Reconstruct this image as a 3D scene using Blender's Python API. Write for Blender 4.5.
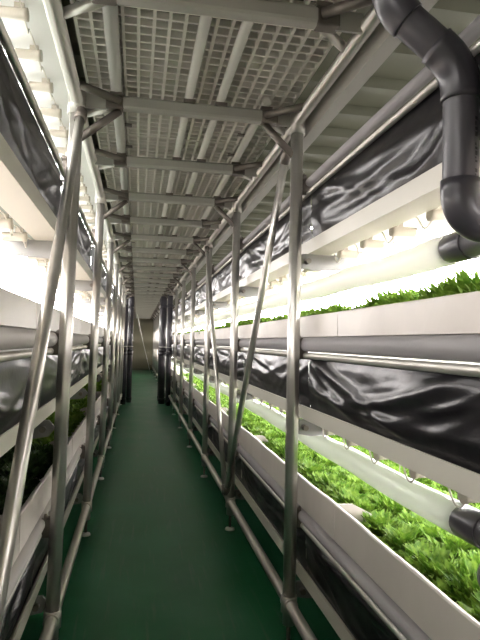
import bpy, math, random
from mathutils import Vector, Matrix, noise
C = bpy.context.scene
for o in list(bpy.data.objects): bpy.data.objects.remove(o)
col = C.collection
PI = math.pi

# ------------------------------------------------------------ camera
F, YAW, PITCH, ROLL, H = 559.24, 0.1805, 0.0407, 0.0216, 1.2412
fw = Vector((math.sin(YAW)*math.cos(PITCH), math.cos(YAW)*math.cos(PITCH), math.sin(PITCH)))
rt0 = Vector((math.cos(YAW), -math.sin(YAW), 0)); up0 = rt0.cross(fw)
c_, s_ = math.cos(ROLL), math.sin(ROLL)
rt = c_*rt0 + s_*up0; up = -s_*rt0 + c_*up0
cd = bpy.data.cameras.new('camera'); cam = bpy.data.objects.new('camera', cd); col.objects.link(cam)
cd.sensor_width = 36; cd.sensor_fit = 'AUTO'; cd.lens = F/640*36; cd.clip_start = .02; cd.clip_end = 100
cam.matrix_world = Matrix(((rt.x, up.x, -fw.x, 0), (rt.y, up.y, -fw.y, 0), (rt.z, up.z, -fw.z, H), (0, 0, 0, 1)))
C.camera = cam
# ------------------------------------------------------------ world, exposure
w = bpy.data.worlds.new('world'); C.world = w; w.use_nodes = True
w.node_tree.nodes['Background'].inputs[0].default_value = (.8, .82, .8, 1)
w.node_tree.nodes['Background'].inputs[1].default_value = 0.0
C.view_settings.view_transform = 'Standard'; C.view_settings.look = 'None'
C.view_settings.gamma = 1; C.view_settings.use_curve_mapping = False
C.view_settings.exposure = 0.0
LAMP = 33.0

# ------------------------------------------------------------ materials
def mat(name, rgb, rough=.5, metal=0, emis=None, es=0, bump=None, var=None, trans=0, spec=None, coat=0):
    m = bpy.data.materials.new(name); m.use_nodes = True
    nt = m.node_tree; b = nt.nodes['Principled BSDF']
    b.inputs['Base Color'].default_value = (*rgb, 1); b.inputs['Roughness'].default_value = rough
    b.inputs['Metallic'].default_value = metal
    if spec is not None: b.inputs['Specular IOR Level'].default_value = spec
    if coat: b.inputs['Coat Weight'].default_value = coat
    if emis: b.inputs['Emission Color'].default_value = (*emis, 1); b.inputs['Emission Strength'].default_value = es
    tc = None
    def coord(scale):
        t = nt.nodes.new('ShaderNodeTexCoord'); mp = nt.nodes.new('ShaderNodeMapping')
        mp.inputs['Scale'].default_value = scale; nt.links.new(t.outputs['Object'], mp.inputs['Vector']); return mp
    if var:
        rgb2, scale, sc3 = var[:3]
        mp = coord(sc3); n = nt.nodes.new('ShaderNodeTexNoise'); n.inputs['Scale'].default_value = scale
        n.inputs['Detail'].default_value = 4
        nt.links.new(mp.outputs[0], n.inputs['Vector'])
        r = nt.nodes.new('ShaderNodeValToRGB'); r.color_ramp.elements[0].position = .35; r.color_ramp.elements[1].position = .68
        r.color_ramp.elements[0].color = (*rgb, 1); r.color_ramp.elements[1].color = (*rgb2, 1)
        nt.links.new(n.outputs['Fac'], r.inputs[0]); nt.links.new(r.outputs[0], b.inputs['Base Color'])
    if bump:
        st, scale, sc3 = bump
        mp = coord(sc3); n = nt.nodes.new('ShaderNodeTexNoise'); n.inputs['Scale'].default_value = scale
        nt.links.new(mp.outputs[0], n.inputs['Vector'])
        bp = nt.nodes.new('ShaderNodeBump'); bp.inputs['Strength'].default_value = st; bp.inputs['Distance'].default_value = .01
        nt.links.new(n.outputs['Fac'], bp.inputs['Height']); nt.links.new(bp.outputs[0], b.inputs['Normal'])
    if trans:
        tr = nt.nodes.new('ShaderNodeBsdfTranslucent'); tr.inputs[0].default_value = (*rgb, 1)
        mx = nt.nodes.new('ShaderNodeMixShader'); mx.inputs[0].default_value = trans
        out = nt.nodes['Material Output']
        if var: nt.links.new(b.inputs['Base Color'].links[0].from_socket, tr.inputs[0])
        nt.links.new(b.outputs[0], mx.inputs[1]); nt.links.new(tr.outputs[0], mx.inputs[2]); nt.links.new(mx.outputs[0], out.inputs[0])
    return m
one = (1, 1, 1)
M = dict(
 steel=mat('galvanised_steel', (.72, .70, .66), .30, .75, var=((.54, .52, .49), 14, (1, 1, .15))),
 rail=mat('brushed_tube', (.76, .73, .69), .32, .7, var=((.58, .55, .51), 10, (1, .2, 1))),
 grey=mat('grey_plastic_pipe', (.44, .42, .43), .36, 0, var=((.36, .345, .355), 5, (1, .3, 1))),
 pgrey=mat('pale_grey_pipe', (.60, .57, .55), .36, 0, var=((.52, .49, .47), 5, (1, .3, 1))),
 dsteel=mat('dark_bracket_steel', (.21, .185, .165), .42, .6),
 arm=mat('shelf_arm_steel', (.30, .30, .29), .5, .4),
 beam=mat('green_grey_paint', (.46, .45, .415), .42, .2),
 white=mat('off_white_plastic', (.80, .735, .68), .38, 0, var=((.73, .67, .62), 4, one)),
 wbeam=mat('white_painted_metal', (.70, .67, .59), .42, 0),
 joist=mat('pale_joist_paint', (.74, .72, .66), .4, .1),
 sheet=mat('reflective_white_sheet', (.86, .86, .83), .45, 0),
 grate=mat('moulded_grating_resin', (.80, .765, .70), .6, 0),
 deck=mat('corrugated_deck_steel', (.21, .215, .155), .6, 0),
 film=mat('black_polythene_film', (.012, .011, .013), .31, 0, bump=(.12, 16, (1, 1, 1.6)), spec=.25),
 duct=mat('translucent_duct_film', (.82, .85, .79), .22, 0, trans=.5, bump=(.25, 9, (3, .3, 3))),
 ductlit=mat('backlit_duct_film', (.93, .93, .90), .22, 0, trans=.6, bump=(.25, 9, (3, .3, 3))),  # brighter copy of the duct film, the lamp glow put into its colour
 black=mat('black_pvc', (.055, .052, .062), .33, 0, var=((.075, .07, .08), 6, one)),
 blackring=mat('black_pvc_socket', (.04, .038, .046), .3, 0),
 mark=mat('pipe_print', (.012, .012, .014), .6, 0),
 lamp=mat('lit_lamp_glass', (.9, .9, .9), .3, 0, (1, .945, .93), LAMP),
 off=mat('unlit_lamp_glass', (.55, .56, .54), .25, 0),
 cap=mat('cream_lamp_cap', (.55, .50, .42), .4, 0),
 wire=mat('white_cable', (.72, .69, .62), .5, 0),
 bolt=mat('bolt_steel', (.55, .53, .5), .3, .9),
 foot=mat('foot_pad', (.92, .90, .86), .3, .1),
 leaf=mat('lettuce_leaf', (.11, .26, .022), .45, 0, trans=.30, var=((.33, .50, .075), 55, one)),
 leafshaded=mat('shaded_lettuce_leaf', (.025, .07, .012), .5, 0, trans=.2, var=((.06, .13, .025), 55, one)),  # leaf colour darkened to stand for the shade of the unlit tier
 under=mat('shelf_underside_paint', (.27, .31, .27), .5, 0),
 dimboard=mat('grating_dimming_board', (.045, .038, .033), .9, 0),
 wall=mat('olive_wall_paint', (.27, .25, .165), .7, 0),
 cord=mat('white_cord', (.85, .85, .8), .6, 0),
)
def floor_mat():
    m = mat('green_epoxy_floor', (.022, .175, .072), .45, 0, spec=.2, var=((.052, .225, .12), 2.2, (1, 1, 1)), bump=(.12, 3, (1, 1, 1)))
    nt = m.node_tree; b = nt.nodes['Principled BSDF']; src = b.inputs['Base Color'].links[0].from_socket
    t = nt.nodes.new('ShaderNodeTexCoord'); mp = nt.nodes.new('ShaderNodeMapping'); mp.inputs['Scale'].default_value = (26, 1.8, 1)
    mp.inputs['Rotation'].default_value = (0, 0, .5)
    n = nt.nodes.new('ShaderNodeTexNoise'); n.inputs['Scale'].default_value = 1.4; n.inputs['Detail'].default_value = 6
    r = nt.nodes.new('ShaderNodeValToRGB'); r.color_ramp.elements[0].position = .57; r.color_ramp.elements[1].position = .72
    r.color_ramp.elements[0].color = (0, 0, 0, 1); r.color_ramp.elements[1].color = (.42, .42, .42, 1)
    mx = nt.nodes.new('ShaderNodeMixRGB'); mx.inputs[2].default_value = (.13, .22, .16, 1)
    nt.links.new(t.outputs['Object'], mp.inputs[0]); nt.links.new(mp.outputs[0], n.inputs['Vector'])
    nt.links.new(n.outputs['Fac'], r.inputs[0]); nt.links.new(r.outputs[0], mx.inputs[0]); nt.links.new(src, mx.inputs[1])
    nt.links.new(mx.outputs[0], b.inputs['Base Color'])
    n2 = nt.nodes.new('ShaderNodeTexNoise'); n2.inputs['Scale'].default_value = 2.2; n2.inputs['Detail'].default_value = 5
    mr = nt.nodes.new('ShaderNodeMapRange'); mr.inputs['To Min'].default_value = .24; mr.inputs['To Max'].default_value = .5
    nt.links.new(t.outputs['Object'], n2.inputs['Vector']); nt.links.new(n2.outputs['Fac'], mr.inputs[0]); nt.links.new(mr.outputs[0], b.inputs['Roughness'])
    return m
M['floor'] = floor_mat()

# ------------------------------------------------------------ mesh helpers
class MB:
    def __init__(s): s.v = []; s.f = []; s.sm = []
    def add(s, vs, fs, smooth=False):
        n = len(s.v); s.v += [tuple(v) for v in vs]; s.f += [tuple(i+n for i in f) for f in fs]; s.sm += [smooth]*len(fs); return s
    def box(s, a, b):
        x0, y0, z0 = (min(a[i], b[i]) for i in range(3)); x1, y1, z1 = (max(a[i], b[i]) for i in range(3))
        v = [(x0,y0,z0),(x1,y0,z0),(x1,y1,z0),(x0,y1,z0),(x0,y0,z1),(x1,y0,z1),(x1,y1,z1),(x0,y1,z1)]
        return s.add(v, [(0,3,2,1),(4,5,6,7),(0,1,5,4),(1,2,6,5),(2,3,7,6),(3,0,4,7)])
    def tube(s, pts, r, n=12, flute=0, cap=True):
        P = [Vector(p) for p in pts]; R = r if isinstance(r, (list, tuple)) else [r]*len(P)
        T = []
        for i in range(len(P)):
            t = (P[min(i+1, len(P)-1)]-P[max(i-1, 0)])
            if t.length < 1e-9: t = T[-1] if T else Vector((0, 0, 1))
            T.append(t.normalized())
        u = T[0].orthogonal().normalized()
        if abs(T[0].z) > .9: u = Vector((1, 0, 0)); u = (u-T[0]*u.dot(T[0])).normalized()
        vs = []; 
        for i, p in enumerate(P):
            u = (u-T[i]*u.dot(T[i])).normalized(); w_ = T[i].cross(u)
            for k in range(n):
                a = 2*PI*k/n; rr = R[i]
                if flute: rr *= 1-flute*(1 if (k % 4 == 0) else 0)
                vs.append(p+u*math.cos(a)*rr+w_*math.sin(a)*rr)
        fs = [(i*n+k, i*n+(k+1) % n, (i+1)*n+(k+1) % n, (i+1)*n+k) for i in range(len(P)-1) for k in range(n)]
        s.add(vs, fs, True)
        if cap:
            b = len(s.v)-len(vs)
            s.f.append(tuple(b+k for k in reversed(range(n)))); s.f.append(tuple(b+(len(P)-1)*n+k for k in range(n))); s.sm += [False, False]
        return s
    def prism(s, prof, y0, y1, axis='y'):
        n = len(prof)
        if axis == 'y': vs = [(x, y0, z) for x, z in prof]+[(x, y1, z) for x, z in prof]
        else: vs = [(y0, x, z) for x, z in prof]+[(y1, x, z) for x, z in prof]
        fs = [(k, (k+1) % n, n+(k+1) % n, n+k) for k in range(n)]+[tuple(reversed(range(n))), tuple(range(n, 2*n))]
        return s.add(vs, fs)
    def build(s, name, m, parent=None, bevel=0):
        me = bpy.data.meshes.new(name); me.from_pydata(s.v, [], s.f); me.polygons.foreach_set('use_smooth', s.sm); me.materials.append(m)
        me.update()
        o = bpy.data.objects.new(name, me); col.objects.link(o)
        if parent: o.parent = parent
        if bevel:
            b = o.modifiers.new('bevel', 'BEVEL'); b.width = bevel; b.segments = 2; b.limit_method = 'ANGLE'
        return o
def tag(o, label=None, cat=None, group=None, kind=None):
    if label: o['label'] = label
    if cat: o['category'] = cat
    if group: o['group'] = group
    if kind: o['kind'] = kind
    return o
def empty(name, loc, label=None, cat=None, group=None):
    o = bpy.data.objects.new(name, None); col.objects.link(o); o.location = loc; o.empty_display_size = .05
    return tag(o, label, cat, group)
def kids(o): return [c for c in bpy.data.objects if c.parent == o]
def copy_tree(o, loc=None, label=None, group=None):
    c = o.copy(); col.objects.link(c)
    if loc is not None: c.location = loc
    if label: c['label'] = label
    if group: c['group'] = group
    for ch in TREE[o.name]:
        d = ch.copy(); col.objects.link(d); d.parent = c
        for g in TREE.get(ch.name, ()):
            e = g.copy(); col.objects.link(e); e.parent = d
    return c
TREE = {}
def reg(o):
    TREE[o.name] = kids(o)
    for ch in TREE[o.name]: TREE[ch.name] = kids(ch)
    return o
def arc(p, r=.05, n=6):
    """polyline with rounded corners"""
    P = [Vector(q) for q in p]; out = [P[0]]
    for i in range(1, len(P)-1):
        a = (P[i-1]-P[i]).normalized(); b = (P[i+1]-P[i]).normalized()
        A = P[i]+a*r; B = P[i]+b*r
        for k in range(n+1):
            t = k/n; out.append(A*(1-t)**2+P[i]*2*t*(1-t)+B*t*t)
    out.append(P[-1]); return out

# ------------------------------------------------------------ layout numbers
D, Y0 = 1.4617, 2.2521           # post pitch and the nearest fully seen post
XR, XL = .6396, -.2604           # post planes
YEND = 24.1
NB = 15
ORD = ['nearest', 'second', 'third', 'fourth', 'fifth', 'sixth', 'seventh', 'eighth', 'ninth', 'tenth', 'eleventh', 'twelfth', 'thirteenth', 'fourteenth', 'fifteenth', 'sixteenth']
def lx(z): return -.35+.05*max(0, min(1, (z-.95)/.75))      # face of the left rack
def face(side, z): return .70 if side > 0 else lx(z)
SN = {1: 'right', -1: 'left'}
DEPTH = {1: 2.55, -1: -1.45}
TIERS = ((0, .31), (1, .98), (2, 1.68))                      # top of each shelf beam
TN = ['bottom', 'middle', 'top']

# ------------------------------------------------------------ structure
tag(MB().box((-2.0, -1.5, -.05), (3.1, YEND+.1, 0)).build('floor', M['floor']), kind='structure')
mb = MB(); y = -1.5; prof = []
while y < YEND:                                              # ribbed deck, ribs run across the room
    prof += [(y, 2.44), (y+.205, 2.44), (y+.215, 2.395), (y+.27, 2.395)]; y += .30
top = [(prof[-1][0]+.01, 2.47), (-1.5, 2.47)]
n = len(prof)
vs = [(-2.0, a, z) for a, z in prof]+[(3.1, a, z) for a, z in prof]
mb.add(vs, [(k, k+1, n+k+1, n+k) for k in range(n-1)])
mb.box((-2.0, -1.5, 2.47), (3.1, YEND+.1, 2.5))
tag(mb.build('ceiling', M['deck']), kind='structure')
tag(MB().box((-2.1, -1.5, 0), (-2.0, YEND+.1, 2.5)).build('wall_left', M['wall']), kind='structure')
tag(MB().box((3.1, -1.5, 0), (3.2, YEND+.1, 2.5)).build('wall_right', M['wall']), kind='structure')
tag(MB().box((-2.1, YEND, 0), (3.2, YEND+.1, 2.5)).build('wall_far', M['wall']), kind='structure')
tag(MB().box((-2.1, -1.6, 0), (3.2, -1.5, 2.5)).build('wall_near', M['wall']), kind='structure')
tag(MB().box((-.2, YEND-.012, 0), (.95, YEND, .07)).build('baseboard_far', M['deck']), kind='structure')

# ------------------------------------------------------------ posts
def post(side, k):
    x = XR if side > 0 else XL
    y = Y0+k*D
    if k < 0: lab = f'galvanised post beside the camera, {SN[side]} side of the aisle'
    elif k == 0: lab = f'thick galvanised post on the {SN[side]} of the aisle, nearest to the camera'
    elif k < 7: lab = f'galvanised post in the {SN[side]} row of the aisle, {ORD[k]} from the camera'
    else: lab = f'galvanised post far down the {SN[side]} row, beyond the black vertical pipes'
    return x, y, lab, (f'aisle posts, {SN[side]} row' if k < 7 else f'far aisle posts, {SN[side]} row')
def make_post(side):
    r = empty('aisle_post', (0, 0, 0), 'x', 'post', 'x'); s = side
    lean = 0 if s > 0 else -.027
    xt = lambda z: lean*(2.18-z)/2.0
    MB().tube([(xt(.10), 0, .10), (xt(2.17), 0, 2.17)], .026, 24, .10).build('tube', M['steel'], r)
    ft = MB().tube([(xt(.1), 0, .12), (xt(.1), 0, .02)], .009, 8).build('foot', M['dsteel'], r)
    MB().tube([(xt(0), 0, .018), (xt(0), 0, .012), (xt(0), 0, 0)], [.012, .03, .033], 16).build('foot_pad', M['foot'], ft)
    tag(MB().tube([(xt(2.13), 0, 2.125), (xt(2.2), 0, 2.215)], .034, 16).build('top_coupling', M['rail'], r), 'cast collar at the head of the post')
    MB().tube([(xt(.18), 0, .15), (xt(.2), 0, .215)], .033, 16).build('coupling', M['rail'], r)
    for t, zt in TIERS:
        xi = xt(zt)
        f = face(s, zt)-(XR if s > 0 else XL)
        z0 = zt-.055
        # arm that carries the shelf: rounded nose beside the post, runs back under the shelf
        pr = [(f-.02*s, z0+.0), (f-.045*s, z0-.03), (f-.02*s, z0-.062), (f+.03*s, z0-.07), (f+.6*s, z0-.05), (f+.6*s, z0)]
        a = MB().prism([(px, pz) for px, pz in pr], 0, 1)
        vs = [(v[0], (.026 if v[1] == 0 else .040), v[2]) for v in a.v]; a.v = vs
        arm = a.build('shelf_arm', M['arm'], r)
        MB().tube([(f+.0*s, .018, z0-.033), (f+.0*s, .046, z0-.033)], .007, 8).build('bolt', M['bolt'], arm)
        MB().tube([(f, -.001, z0-.033), (f, .026, z0-.033)], .012, 8).add([], []).build('spacer', M['dsteel'], arm)
    for zc in (.50, 1.20, 1.90):
        f = face(s, zc)-(XR if s > 0 else XL)
        c = MB().box((xt(zc)+.015*s, .022, zc-.022), (f+.01*s, .034, zc+.05))
        c.tube([(xt(zc)+.02*s, .028, zc+.055), (xt(zc)+.02*s+.03*s, .028, zc+.055)], .012, 8)
        cl = c.build('clamp', M['dsteel'], r)
        MB().tube([(xt(zc)+.03*s, .015, zc+.07), (xt(zc)+.03*s, .042, zc+.07)], .008, 8).build('wing_bolt', M['bolt'], cl)
    return reg(r)
POST = {}
for s in (1, -1):
    P0 = make_post(s); first = True
    for k in range(-1, NB):
        x, y, lab, g = post(s, k)
        if first: P0.location = (x, y, 0); P0['label'] = lab; P0['group'] = g; first = False
        else: copy_tree(P0, (x, y, 0), lab, g)

# diagonal braces of the aisle frame
def brace(a, b, lab):
    t = empty('diagonal_brace', a, lab, 'brace', 'diagonal braces between the posts')
    A = Vector((0, 0, 0)); B = Vector(b)-Vector(a); d = B.normalized()
    MB().tube([A, B], .0175, 16, .08).build('tube', M['steel'], t)
    for p in (A, B-d*.06): MB().tube([p, p+d*.06], .023, 12).build('end_socket', M['dsteel'], t)
brace((.612, Y0+.06, 2.08), (.612, Y0+D+.01, .24), 'slanting tube from the nearest right post head to the foot of the second')
brace((.612, Y0+2*D-.02, 2.12), (.612, Y0+D+.05, .22), 'slimmer tube slanting from the third right post head to the foot of the second')
brace((-.237, Y0-.05, 2.12), (-.262, Y0-D+.04, .26), 'leaning tube at the left edge, joined to the head of the nearest left post')

# long rails along the aisle
def rail(name, x, z, r, m, lab, cat, y0=.15, y1=YEND-.1, coup=(), n=16, x2=None, group=None):
    t = empty(name, (x, y0, z), lab, cat, group)
    MB().tube([(0, 0, 0), (0, y1-y0, 0)], r, n).build('tube', m, t)
    for y in coup:
        MB().tube([(0, y-y0-.035, 0), (0, y-y0+.035, 0)], r*1.28, 16).build('collar', m, t)
    return t
cps = [Y0+k*D for k in range(-1, 7)]
rail('floor_rail', XR, .183, .023, M['rail'], 'low tube rail along the floor, right side of the aisle, at the post feet', 'rail', coup=[c+.0 for c in cps], group='low rails along the aisle')
rail('floor_rail', XL-.027, .183, .023, M['rail'], 'low tube rail along the floor, left side of the aisle, at the post feet', 'rail', coup=cps, group='low rails along the aisle')
rail('head_rail', XR, 2.18, .023, M['rail'], 'bright tube along the heads of the right row of posts', 'rail', y0=.05, group='tubes along the post heads')
rail('head_rail', XL, 2.18, .025, M['rail'], 'bright tube along the heads of the left row of posts', 'rail', y0=.05, group='tubes along the post heads')
# deep channel beside the right head rail
x = .685
e = [(x, 2.13), (x+.005, 2.13), (x+.05, 2.13), (x+.05, 2.138), (x+.006, 2.138), (x+.006, 2.282), (x+.05, 2.282), (x+.05, 2.29), (x, 2.29)]
tag(MB().prism(e, .1, YEND-.1).build('ceiling_channel', M['beam']), 'green-grey steel channel under the ribbed ceiling, right of the walkway', 'beam')

# ------------------------------------------------------------ cross beams with corner struts
def make_cross(knee):
    r = empty('cross_beam', (0, 0, 0), 'x', 'beam', 'x')
    xa, xb = -.10, .50
    MB().box((xa, -.021, -.028), (xb, .021, .028)).build('beam_tube', M['beam'], r, .012)
    for s, xe, xi in ((1, XR, xb), (-1, XL, xa)):
        MB().box((xi-.02*s, -.0225, -.030), (xi+.05*s, .0225, .030)).build('end_sleeve', M['dsteel'], r, .006)
        MB().box((xi+.04*s, -.004, -.03), (xe-.015*s, .004, .03)).build('end_plate', M['beam'], r)
        for q in (-1, 1):
            MB().tube([(xi-.005*s, q*.026, 0), (xe-.01*s, q*.145, 0)], .0155, 12).build('corner_strut', M['dsteel' if q < 0 else 'rail'], r)
        if knee:
            MB().tube([(xi-.005*s, 0, -.03), (xe-.012*s, 0, -.155)], .0155, 12).build('knee_strut', M['dsteel'], r)
    for xj in (-.11, .18, .31, .50):
        MB().box((xj-.024, -.03, .02), (xj+.024, .03, .034)).build('joist_clamp', M['dsteel'], r)
    return reg(r)
CB = {0: make_cross(True), 1: make_cross(False)}; used = {}
for j in range(-2, 30):
    y = Y0+j*D/2; kn = 0 if j % 2 == 0 else 1
    if j < 0: lab = ['grey cross beam overhead, topmost in the photo', 'grey cross beam out of sight above the camera'][0 if j == -1 else 1]
    elif j < 8: lab = f'grey cross beam under the grating walkway, {ORD[j+1]} from the camera'
    else: lab = 'grey cross beam in the crowded far run overhead'
    g = 'near overhead cross beams' if j < 8 else 'far overhead cross beams'
    if kn not in used: used[kn] = 1; o = CB[kn]; o.location = (0, y, 2.186); o['label'] = lab; o['group'] = g
    else: copy_tree(CB[kn], (0, y, 2.186), lab, g)

for x, r_, m, lab in ((-.11, .024, 'beam', 'grey round joist tube under the grating, leftmost'), (.18, .019, 'joist', 'pale joist under the grating, left one of the close middle pair'),
                  (.31, .019, 'joist', 'pale joist under the grating, right one of the close middle pair'), (.50, .02, 'joist', 'pale joist under the right edge of the grating')):
    t = MB()
    if x > .4: t.tube([(x, Y0-.03, 2.24), (x, YEND-.1, 2.24)], r_, 8)
    elif m == 'beam': t.tube([(x, .1, 2.242), (x, YEND-.1, 2.242)], r_, 16)
    else: t.tube([(x, .1, 2.24), (x, YEND-.1, 2.24)], r_, 8)
    tag(t.build('walkway_joist', M[m]), lab, 'joist', 'joists under the grating')

# grating panels of the upper walkway
def make_grating(L):
    r = empty('floor_grating', (0, 0, 0), 'x', 'grating', 'x'); mb = MB(); p = .0505
    x0, x1 = -.225, .625; nx = round((x1-x0)/p)
    for i in range(nx+1):
        x = x0+i*(x1-x0)/nx; mb.box((x-.0052, 0, 0), (x+.0052, L-.012, .024))
    ny = round(L/p)
    for j in range(ny+1):
        y = min(j*L/ny, L-.014); mb.box((x0, y-.005 if j else 0, .001), (x1, y+.005, .023))
    mb.build('grid', M['grate'], r)
    for x in (x0+.15, x1-.15):
        for y in (.15, L-.15):
            MB().box((x-.02, y-.015, -.004), (x+.02, y+.015, .0)).build('hold_down_clip', M['dsteel'], r)
    return reg(r)
G = make_grating(D*2)
for i in range(8):
    y = Y0-D+i*D*2-.6; y = -.1+i*2*D
    lab = f'open resin grating panel of the overhead walkway, {ORD[i]} from the camera'
    if i == 0: G.location = (0, y, 2.265); G['label'] = lab; G['group'] = 'overhead grating panels'
    else: copy_tree(G, (0, y, 2.265), lab, 'overhead grating panels')

tag(MB().box((-.24, .0, 2.385), (.655, YEND-.1, 2.395)).build('grating_dimming_board', M['dimboard']), 'added dark board that dims the openings of the overhead grating', 'board')  # board added above the grating so that its openings look dark

# ------------------------------------------------------------ racks: beams, sheets, pipes, rods
for s in (1, -1):
    S = SN[s]
    for t, zt in TIERS:
        x = face(s, zt); q = zt-.056
        e = [(x, zt), (x, q), (x+.10*s, q), (x+.10*s, q+.012), (x+.115*s, q+.012), (x+.115*s, q+.02), (x+.006*s, q+.02), (x+.006*s, zt)]
        tag(MB().prism(e, -.7, YEND-.1).build('shelf_beam', M['wbeam']), f'white angle beam along the {TN[t]} shelf, {S} rack', 'beam', f'shelf beams, {S} rack')
        if t or True:
            tag(MB().box((x+.115*s, -.7, zt-.028), (DEPTH[s], YEND-.1, zt-.018)).build('shelf_sheet', M['sheet' if t == 2 and s > 0 else 'under']),  # top right sheet made white to bounce the added lamps' light upward
                f'pale sheet lining the {TN[t]} shelf of the {S} rack', 'shelf sheet', f'shelf sheets, {S} rack')
    for i, (zp, zr, rp, rr) in enumerate(((.527, .487, .026, .012), (1.240, 1.193, .030, .013), (1.932, 1.885, .018, .011))):
        x = face(s, zp)
        if s > 0 or i < 2: rail('drain_pipe', x+.004*s, zp, rp, M['grey' if s > 0 else 'pgrey'], f'grey pipe running along the {["lower", "middle", "upper"][i]} tier of the {S} rack', 'pipe', group=f'grey pipes along the {S} rack')
        tag(MB().tube([(x, .15, zr), (x, YEND-.1, zr)], rr, 10).build('curtain_rod', M['rail']),
            f'thin rod holding the {["bottom", "middle", "top"][i]} row of black film, {S} rack', 'rod', f'curtain rods, {S} rack')
    tag(MB().box((DEPTH[s], -.7, .2), (DEPTH[s]+.01*s, YEND-.1, 2.25)).build('back_sheet', M['sheet']), f'white sheet closing the back of the {S} rack', 'back sheet')
tag(MB().box((-.282, -.7, 2.232), (-1.45, YEND-.1, 2.24)).build('reflector_sheet', M['sheet']), 'white reflector sheet above the upper left lamps', 'reflector')

# growing trays
def make_tray(side, z0, z1):
    r = empty('growing_tray', (0, 0, 0), 'x', 'tray', 'x'); s = side; L = D-.006
    x = 0; n = 16; mb = MB(); vs = []
    N = 24
    pr = [(0.012*s, z1-.001), (.004*s, z1), (.0, z1-.004), (0, z0), (.02*s, z0-.004)]
    inner = [(px+.006*s, pz+(0 if i > 1 else -.004)) for i, (px, pz) in enumerate(pr)][::-1]
    loop = pr+inner
    m_ = len(loop)
    for j in range(N+1):
        u = j/N; bow = -.006*s*math.sin(PI*u)+.0015*math.sin(u*23)
        vs += [(px+bow*(1 if pz > z0+.02 else .2), u*L, pz) for px, pz in loop]
    fs = [(j*m_+k, j*m_+(k+1) % m_, (j+1)*m_+(k+1) % m_, (j+1)*m_+k) for j in range(N) for k in range(m_)]
    fs += [tuple(reversed(range(m_))), tuple(N*m_+k for k in range(m_))]
    mb.add(vs, fs, False); mb.build('front_panel', M['white'], r)
    w_ = 1.15 if s > 0 else .95
    MB().prism([(.012*s, z0+.005), (w_*s, z0+.005), (w_*s, z0+.05), (.20*s, z0+.055), (.07*s, z1-.004), (.012*s, z1-.002)], .008, .014).build('end_panel', M['white'], r)
    MB().box((.012*s, .0, z0+.005), (w_*s, L, z0+.017)).build('bed', M['white'], r)
    MB().box((w_*s, .0, z0+.005), (w_*s+.006*s, L, z1-.002)).build('rear_panel', M['white'], r)
    return reg(r)
TRAY0 = 1.9
for s in (1, -1):
    for t, (z0, z1) in enumerate(((.555, .68), (1.272, 1.36))):
        T = make_tray(s, z0, z1); x = face(s, z1)
        for i in range(-1, 14):
            y = TRAY0+i*D
            where = f'{ORD[i+1]} from the camera' if i < 7 else 'in the distant run'
            lab = f'white tray, {["lower", "middle"][t]} tier of the {SN[s]} rack, {where}'
            g = f'{["lower", "middle"][t]} trays, {SN[s]} rack' + ('' if i < 7 else ', far')
            if i == -1: T.location = (x, y, 0); T['label'] = lab; T['group'] = g
            else: copy_tree(T, (x, y, 0), lab, g)

# black film curtains
def film(side, zt, zb, y0, L, seed, sag=0):
    rnd = random.Random(seed); s = side; NU, NV = 96, 26
    xt, xb = face(s, zt), face(s, zb)
    sw = []
    for i in range(rnd.randint(5, 7)):
        c = rnd.uniform(.2, .8); sw.append((c, rnd.uniform(.5, 1.1), rnd.uniform(-.15, .75), rnd.uniform(.2, .9), rnd.uniform(.003, .007)*rnd.choice((1, 1, -1)), rnd.uniform(.05, .12)))
    di = []
    for i in range(13):
        u0 = rnd.choice((0, 0, 1, 1, rnd.random())); a = rnd.uniform(.5, 3.0)*(1 if u0 < .5 else -1)
        di.append((u0, a, rnd.uniform(-.1, .2), rnd.uniform(.002, .0065), rnd.uniform(.03, .085)))
    vs = []
    for i in range(NU+1):
        u = i/NU
        for j in range(NV+1):
            v = j/NV; d = 0
            for c, wd, v0, dp, am, wi in sw:
                vv = v0+dp*(1-((u-c)/wd)**2) - v
                d += am*math.exp(-(vv/wi)**2)
            for u0, a, b0, am, wi in di:
                vv = (u-u0)*a+b0-v
                d += am*math.exp(-(vv/wi)**2)*math.exp(-abs(u-u0)*1.6)
            p = Vector((u*L*4+seed*3.1, v*1.5+seed, seed*.7))
            d += .007*(noise.noise(p)) + .0015*noise.noise(p*2.6)
            env = min(1, v*6)*min(1, (1-v)*5+.05)
            edge = .45+.55*min(1, min(u, 1-u)*10)
            outx = (.003+.010*math.sin(PI*v)+max(-.012, min(.022, d)))*env*edge
            x = (xt+(xb-xt)*v)+s*.013*(1-.1*v)-s*outx + s*.006*v
            z = zt+(zb-.012-zt)*v
            vs.append((x, y0+u*L, z))
    fs = [(i*(NV+1)+j, (i+1)*(NV+1)+j, (i+1)*(NV+1)+j+1, i*(NV+1)+j+1) for i in range(NU) for j in range(NV)]
    return MB().add(vs, fs, True).build('black_film', M['film'])
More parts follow.
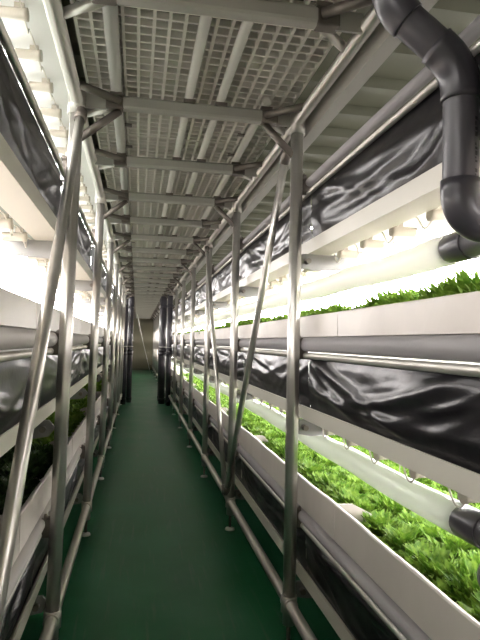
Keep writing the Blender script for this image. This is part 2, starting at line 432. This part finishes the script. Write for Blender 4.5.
for s in (1, -1):
    for t, (zt, zb) in enumerate(((.487, .31), (1.193, .98), (1.885, 1.68))):
        pool = {}
        for k in range(-2, NB-1):
            ya = Y0+k*D+.002; L = D-.004
            if k == -2: ya = .3; L = Y0-D-.002-ya
            nm = ['bottom', 'middle', 'top'][t]
            if k == -2: lab = f'short end of black film in the {nm} row, {SN[s]} rack, beside the camera'
            elif k == -1: lab = f'glossy black film in the {nm} row, {SN[s]} rack, just before the nearest post'
            elif k < 6: lab = f'glossy black film in the {nm} row, {SN[s]} rack, between the {ORD[k]} and {ORD[k+1]} posts'
            else: lab = f'glossy black film in the far stretch of the {nm} row, {SN[s]} rack'
            g = f'black film, {nm} row, {SN[s]} rack' + ('' if k < 6 else ', far')
            if k < 4: o = film(s, zt, zb, ya, L, k*7+t*31+(s+2)*13); pool[k] = (o, ya)
            else: o0, y_ = pool[k % 4]; o = o0.copy(); col.objects.link(o); o.location.y = ya-y_
            tag(o, lab, 'plastic film', g)

# ------------------------------------------------------------ grow lamps
def make_lamp(side, lit, deep=False):
    s = side; L = (1.15 if deep else 1.70) if s > 0 else 1.0
    r = empty('grow_lamp', (0, 0, 0), 'x', 'lamp', 'x')
    a0, a1, NS = math.radians(-210), math.radians(30), 8
    ring = [(math.cos(a0+(a1-a0)*k/NS)*.0105, math.sin(a0+(a1-a0)*k/NS)*.0105) for k in range(NS+1)]
    q = MB(); q.add([(.07*s, a, b) for a, b in ring]+[(L*s, a, b) for a, b in ring], [(k, k+1, k+NS+2, k+NS+1) for k in range(NS)], True)
    q.build('lamp_tube', M['lamp' if lit else 'off'], r)
    hp = [(ring[0][0]-.001, ring[0][1]), (-.006, .0115), (.006, .0115), (ring[-1][0]+.001, ring[-1][1])]
    MB().prism(hp, .07*s, L*s, 'x').build('housing', M['sheet'], r)
    c = MB().tube([(0, 0, .002), (.012*s, 0, .002), (.014*s, 0, .002), (.085*s, 0, .002)], [.019, .019, .017, .016], 16).build('end_cap', M['cap'], r)
    MB().box((.012*s, -.006, .0), (.040*s, .006, .034)).build('hanger', M['cap'], c)
    MB().tube([((L-.02)*s, 0, 0), ((L+.02)*s, 0, 0)], .018, 8).build('rear_cap', M['cap'], r)
    w_ = arc([(.01*s, 0, -.012), (.004*s, .01, -.032), (.01*s, .05, -.03), (.02*s, .11, .022), (.02*s, .225, .028), (.012*s, .243, 0)], .02, 4)
    MB().tube(w_, .0028, 6).build('cable', M['wire'], r)
    MB().box((.085*s, -.02, .011), (L*s-.03*s, .02, .015)).build('reflector', M['sheet'], r)
    return reg(r)
for s, zl, xf, lit, nm in ((1, 1.618, .81, 1, 'middle right tier'), (1, .889, .765, 1, 'lower right tier'),
                       (-1, 1.618, -.42, 1, 'middle left tier'), (-1, 2.195, -.345, 1, 'uppermost left run'), (-1, .906, -.42, 0, 'lower left tier')):
    Lm = make_lamp(s, lit)
    for i in range(49):
        y = -.485+i*.2436
        st = 'lit' if lit else 'unlit'
        k = int((y-Y0)//D)
        if k < -1: k = -2; wh = 'beside the camera'
        elif k == -1: wh = 'before the nearest post'
        elif k < 6: wh = f'between the {ORD[k]} and {ORD[k+1]} posts'
        else: wh = 'near the black vertical pipes'
        fi = [j for j in range(49) if max(-2, int((-.485+j*.2436-Y0)//D)) == k].index(i)
        wh2 = wh.replace('between the ', 'past the ').split(' and ')[0]+(' post' if 'between' in wh else '')
        lab = f'{["first", "second", "third", "fourth", "fifth", "sixth", "seventh", "eighth", "ninth", "tenth", "eleventh", "twelfth", "thirteenth", "fourteenth"][fi]} {st} tube lamp {wh2}, {nm}'; g = f'{st} lamps, {nm}, {wh}'
        if i == 0: Lm.location = (xf, y, zl); Lm['label'] = lab; Lm['group'] = g
        else: copy_tree(Lm, (xf, y, zl), lab, g)
Lm = make_lamp(1, 1, True)  # unseen lamps added to light the ribbed ceiling on the right
for i in range(22):
    y = .3+i*.73
    lab = f'{["first", "second", "third", "fourth", "fifth", "sixth", "seventh", "eighth", "ninth", "tenth", "eleventh", "twelfth"][i]} added unseen fill lamp deep inside the top right tier, counted from the camera' if i < 12 else 'added unseen fill lamp deep inside the top right tier, far down'
    if i == 0: Lm.location = (1.35, y, 2.26); Lm['label'] = lab; Lm['group'] = 'added fill lamps deep in the top right tier'
    else: copy_tree(Lm, (1.35, y, 2.26), lab, 'added fill lamps deep in the top right tier')
mb = MB()
for s, zl, xf in ((1, 1.618, .81), (1, .889, .765), (-1, 1.618, -.42), (-1, 2.195, -.345)):
    for i in range(49, 92, 2):
        y = -.485+i*.2436; mb.tube([(xf, y, zl), (xf+s*(1.7 if s > 0 else 1.0), y, zl)], .014, 6)
tag(mb.build('distant_lamps', M['lamp']), 'lit tube lamps in the racks beyond the black vertical pipes', 'lamps', kind='stuff')

# ------------------------------------------------------------ air ducts of the right rack
def duct(z, lab, y0):
    t = empty('air_duct', (.82, y0, z), lab, 'duct', 'white air ducts in the right rack'); mb = MB(); n = 20; NL = 240; L = 14.0
    vs = []
    for i in range(NL+1):
        y = L*(i/NL)**1.6
        ph = math.sin(y*4.3)*.5+.5
        for k in range(n):
            a = 2*PI*k/n
            r = .043+.0025*noise.noise(Vector((math.cos(a)*1.3, y*1.2+z*5, math.sin(a)*1.3)))
            if i < 3: r = .041
            vs.append((math.cos(a)*r, y, math.sin(a)*r-(.006*math.sin(PI*((y % .73)/.73)))))
    mb.add(vs, [(i*n+k, i*n+(k+1) % n, (i+1)*n+(k+1) % n, (i+1)*n+k) for i in range(NL) for k in range(n)], True)
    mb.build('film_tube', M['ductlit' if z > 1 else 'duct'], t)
    for i in range(10):
        y = .35+i*.73*2
        MB().tube([(0, y, .043), (0, y, .11)], .002, 6).build('hanging_wire', M['wire'], t)
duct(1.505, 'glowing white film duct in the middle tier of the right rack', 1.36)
duct(.805, 'pale translucent film duct above the lower right lettuces', 1.30)

# ------------------------------------------------------------ black pipes at the right edge
t = empty('black_pipe', (.655, 1.056, 1.2), 'thick black offset pipe hanging in front of the upper right rack', 'pipe')
o_ = Vector((.655, 1.056, 1.2))
def loc(p): return Vector(p)-o_
R0 = .0365
path = [(.508, 1.09, 2.40), (.508, 1.09, 1.968), (.655, 1.056, 1.830), (.655, 1.056, 1.50), (.82, 1.056, 1.505), (.82, 1.37, 1.505)]
MB().tube([loc(p) for p in arc(path, .06, 8)], R0, 28).build('pipe_run', M['black'], t)
def sock(a, b, r=.0405):
    a, b = loc(a), loc(b); d = (b-a).normalized()*.003
    MB().tube([a, a+d, b-d, b], [r*.97, r, r, r*.97], 28).build('socket', M['blackring'], t)
P = [Vector(p) for p in path]
def elbow(pp, rr, ext):
    """sleeve over a corner"""
    a = (pp[0]-pp[1]).normalized(); b = (pp[2]-pp[1]).normalized()
    q = arc([pp[1]+a*(rr+ext), pp[1], pp[1]+b*(rr+ext)], rr, 10)
    MB().tube([v-o_ for v in q], .0405, 28).build('elbow', M['blackring'], t)
elbow(P[0:3], .05, .004); elbow(P[1:4], .06, .012); elbow(P[2:5], .07, .02); elbow(P[3:6], .07, .03)
sock((.82, 1.27, 1.505), (.82, 1.36, 1.505), .0405)
mb = MB()
rnd = random.Random(3)
z = 1.56
for i in range(14):                                      # printed line running down the riser, too blurred to read
    h = rnd.uniform(.004, .010)
    a = -.62
    for q in range(2 if i % 3 else 1):
        aa = a+q*.10
        cx, cy = .655+math.sin(aa+.95)*R0*1.004, 1.056-math.cos(aa+.95)*R0*1.004
        mb.add([(Vector(v)-o_) for v in ((cx-.002, cy-.0012, z), (cx+.002, cy+.0004, z), (cx+.002, cy+.0004, z+h), (cx-.002, cy-.0012, z+h))], [(0, 1, 2, 3)])
    z += h+.003+(.01 if i in (4, 9) else 0)
mb.build('printed_marks', M['mark'], t)

t2 = empty('black_pipe', (.655, .98, .8), 'thick black pipe bend at the right edge, lowest, below the pale duct', 'pipe')
o_ = Vector((.655, .98, .8)); t = t2
path = [(1.1, 1.0, .800), (.690, 1.0, .800), (.690, .62, .800)]
MB().tube([loc(p) for p in arc(path, .05, 8)], .036, 24).build('pipe_run', M['black'], t2)
elbow([Vector(p) for p in path], .045, .03)
t3 = empty('black_pipe', (.82, 1.0, .787), 'black pipe joined to the end of the pale lower duct', 'pipe'); o_ = Vector((.82, 1.0, .787)); t = t3
MB().tube([loc(p) for p in arc([(1.2, 1.10, .815), (.82, 1.10, .815), (.82, 1.31, .805)], .06, 8)], R0, 24).build('pipe_run', M['black'], t3)
sock((.82, 1.20, .808), (.82, 1.30, .805), .0415)

# black vertical pipes half way down
def vpipe(x, y, r, lab, g):
    t = empty('vertical_pipe', (x, y, 0), lab, 'pipe', g)
    MB().tube([(0, 0, 0), (0, 0, 2.13)], r, 16).build('tube', M['black'], t)
    for z in (.05, .95, 1.02, 1.9): MB().tube([(0, 0, z), (0, 0, z+.06)], r*1.12, 16).build('collar', M['blackring'], t)
    tag(MB().tube([(0, 0, 1.115), (0, 0, 1.13)], r*1.16, 16).build('clamp_band', M['foot'], t), 'pale band round the pipe')
vpipe(.50, 11.25, .062, 'black vertical pipe half way down the aisle, innermost of the right cluster', 'black vertical pipes on the right')
vpipe(.50, 11.75, .060, 'black vertical pipe half way down the aisle, hidden behind the innermost of the right cluster', 'black vertical pipes on the right')
vpipe(.61, 10.95, .05, 'black vertical pipe half way down the aisle, nearest the right posts', 'black vertical pipes on the right')
vpipe(-.14, 11.5, .052, 'black vertical pipe half way down the aisle, innermost on the left', 'black vertical pipes on the left')
vpipe(-.24, 11.15, .05, 'black vertical pipe half way down the aisle, touching the left posts', 'black vertical pipes on the left')
t = MB().tube([(-.03, 19.8, 2.18), (.20, 20.6, 1.2), (.52, 21.5, .02)], .010, 6).build('hanging_cord', M['cord'])
tag(t, 'thin white cord slanting across the far end wall', 'cord')

# ------------------------------------------------------------ lettuces
def lettuce_mesh(seed, dark, nl=34, NU=6, NV=6, fr=1):
    """rosette of short frilly leaves"""
    rnd = random.Random(seed); mb = MB()
    for i in range(nl):
        f = i/nl; a = i*2.39996+rnd.uniform(-.4, .4)
        el = math.radians(84-66*(f**.8)+rnd.uniform(-9, 9)); ln = (.085+.012*f)*rnd.uniform(.8, 1.15); wd = .0155*rnd.uniform(.8, 1.25)
        ca, sa = math.cos(a), math.sin(a); ph = rnd.uniform(0, 6)
        vs = []
        for v in range(NV+1):
            tv = v/NV
            r0 = ln*tv*math.cos(el-tv*.3)+.004; z0 = ln*tv*math.sin(max(.15, el+.1-.35*tv*tv))*1.1
            wv = wd*(.25+.95*math.sin(PI*min(1, tv*.62+.08)))
            for u in range(NU+1):
                tu = u/NU*2-1
                edge = max(abs(tu), tv**2)**2*min(1, tv*2)
                k = (u*2+v*3) % 4
                ruf = fr*(.0055*edge*(-1)**(u+v)+.004*edge*math.sin(tu*6+tv*9+ph))
                side = tu*wv*(1+.18*(-1)**v*abs(tu))
                rr = r0+ruf*.8-tu*tu*wv*.15+.004*edge*math.sin(u*3.3+ph)
                z = z0+ruf+abs(tu)**2*wv*.45
                vs.append((ca*rr-sa*side, sa*rr+ca*side, z+.002))
        mb.add(vs, [(v*(NU+1)+u, v*(NU+1)+u+1, (v+1)*(NU+1)+u+1, (v+1)*(NU+1)+u) for v in range(NV) for u in range(NU)], True)
    return mb
LM = {d: [lettuce_mesh(sd, d, nl=78) for sd in (1, 2, 3, 4)] for d in (0,)}
def proto(mb, dark):
    me = bpy.data.meshes.new('lettuce_plant'); me.from_pydata(mb.v, [], mb.f); me.polygons.foreach_set('use_smooth', mb.sm)
    me.materials.append(M['leafshaded' if dark else 'leaf']); return me
ML = {0: [proto(m, 0) for m in LM[0]], 1: [proto(m, 1) for m in LM[0]]}
rest_v, rest_f = [], []
low = [lettuce_mesh(s_, 0, nl=22, NU=3, NV=3) for s_ in (5, 6)]
rnd = random.Random(11)
def plant_at(x, y, z, sc, dark, single, lab, g):
    if single:
        o = bpy.data.objects.new('lettuce_plant', rnd.choice(ML[dark])); col.objects.link(o)
        o.location = (x, y, z); o.rotation_euler = (rnd.uniform(-.12, .12), rnd.uniform(-.12, .12), rnd.uniform(0, 6.28)); o.scale = (sc, sc, sc*rnd.uniform(.9, 1.12))
        tag(o, lab, 'lettuce', g)
    else:
        m = rnd.choice(low); a = rnd.uniform(0, 6.28); ca, sa = math.cos(a)*sc*1.1, math.sin(a)*sc*1.1; n = len(rest_v)
        rest_v.extend((x+vx*ca-vy*sa, y+vx*sa+vy*ca, z+vz*sc) for vx, vy, vz in m.v); rest_f.extend(tuple(i+n for i in f) for f in m.f)
NTH = ['first', 'second', 'third', 'fourth', 'fifth', 'sixth', 'seventh', 'eighth', 'ninth', 'tenth', 'eleventh', 'twelfth', 'thirteenth', 'fourteenth']
def bed(x0, dx, rows, y0, dy, ncol, nsingle, z, sc, dark, nm):
    cnt = {}
    for c in range(ncol):
        y = y0+c*dy
        ph = (y-TRAY0) % D
        for r_ in range(rows):
            x = x0+dx*r_
            yy = y+rnd.uniform(-.015, .015)
            if ph < .07: yy += .07-ph
            if ph > D-.07: yy -= .05
            k = int((y-TRAY0)//D)+1
            rn = ['front', 'second', 'third', 'fourth', 'fifth', 'sixth'][r_]
            lab = f'{"shade-darkened" if dark else "bright"} green frilly lettuce in the {rn} row of the {ORD[max(k,0)]} {nm} tray'
            cnt[(k, r_)] = cnt.get((k, r_), 0)+1
            lab = f'{NTH[cnt[(k, r_)]-1]} {"shade-darkened" if dark else "bright"} green frilly lettuce along the {rn} row, {ORD[max(k,0)]} {nm} tray'
            plant_at(x+rnd.uniform(-.012, .012), yy, z, sc*rnd.uniform(.9, 1.12), dark, c < nsingle, lab, f'lettuces, {rn} row, {ORD[max(k,0)]} {nm} tray')
bed(.838, .122, 5, 1.05, .128, 74, 31, .572, .98, 0, 'lower right')        # 155
bed(.845, .13, 2, 1.0, .13, 74, 38, 1.294, 1.13, 0, 'middle right')      # 76
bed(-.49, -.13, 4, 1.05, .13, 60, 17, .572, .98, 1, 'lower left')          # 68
me = bpy.data.meshes.new('distant_lettuces'); me.from_pydata(rest_v, [], rest_f); me.materials.append(M['leaf'])
me.polygons.foreach_set('use_smooth', [True]*len(me.polygons))
o = bpy.data.objects.new('distant_lettuces', me); col.objects.link(o)
tag(o, 'continuous run of frilly lettuces far along the trays', 'lettuces', kind='stuff')
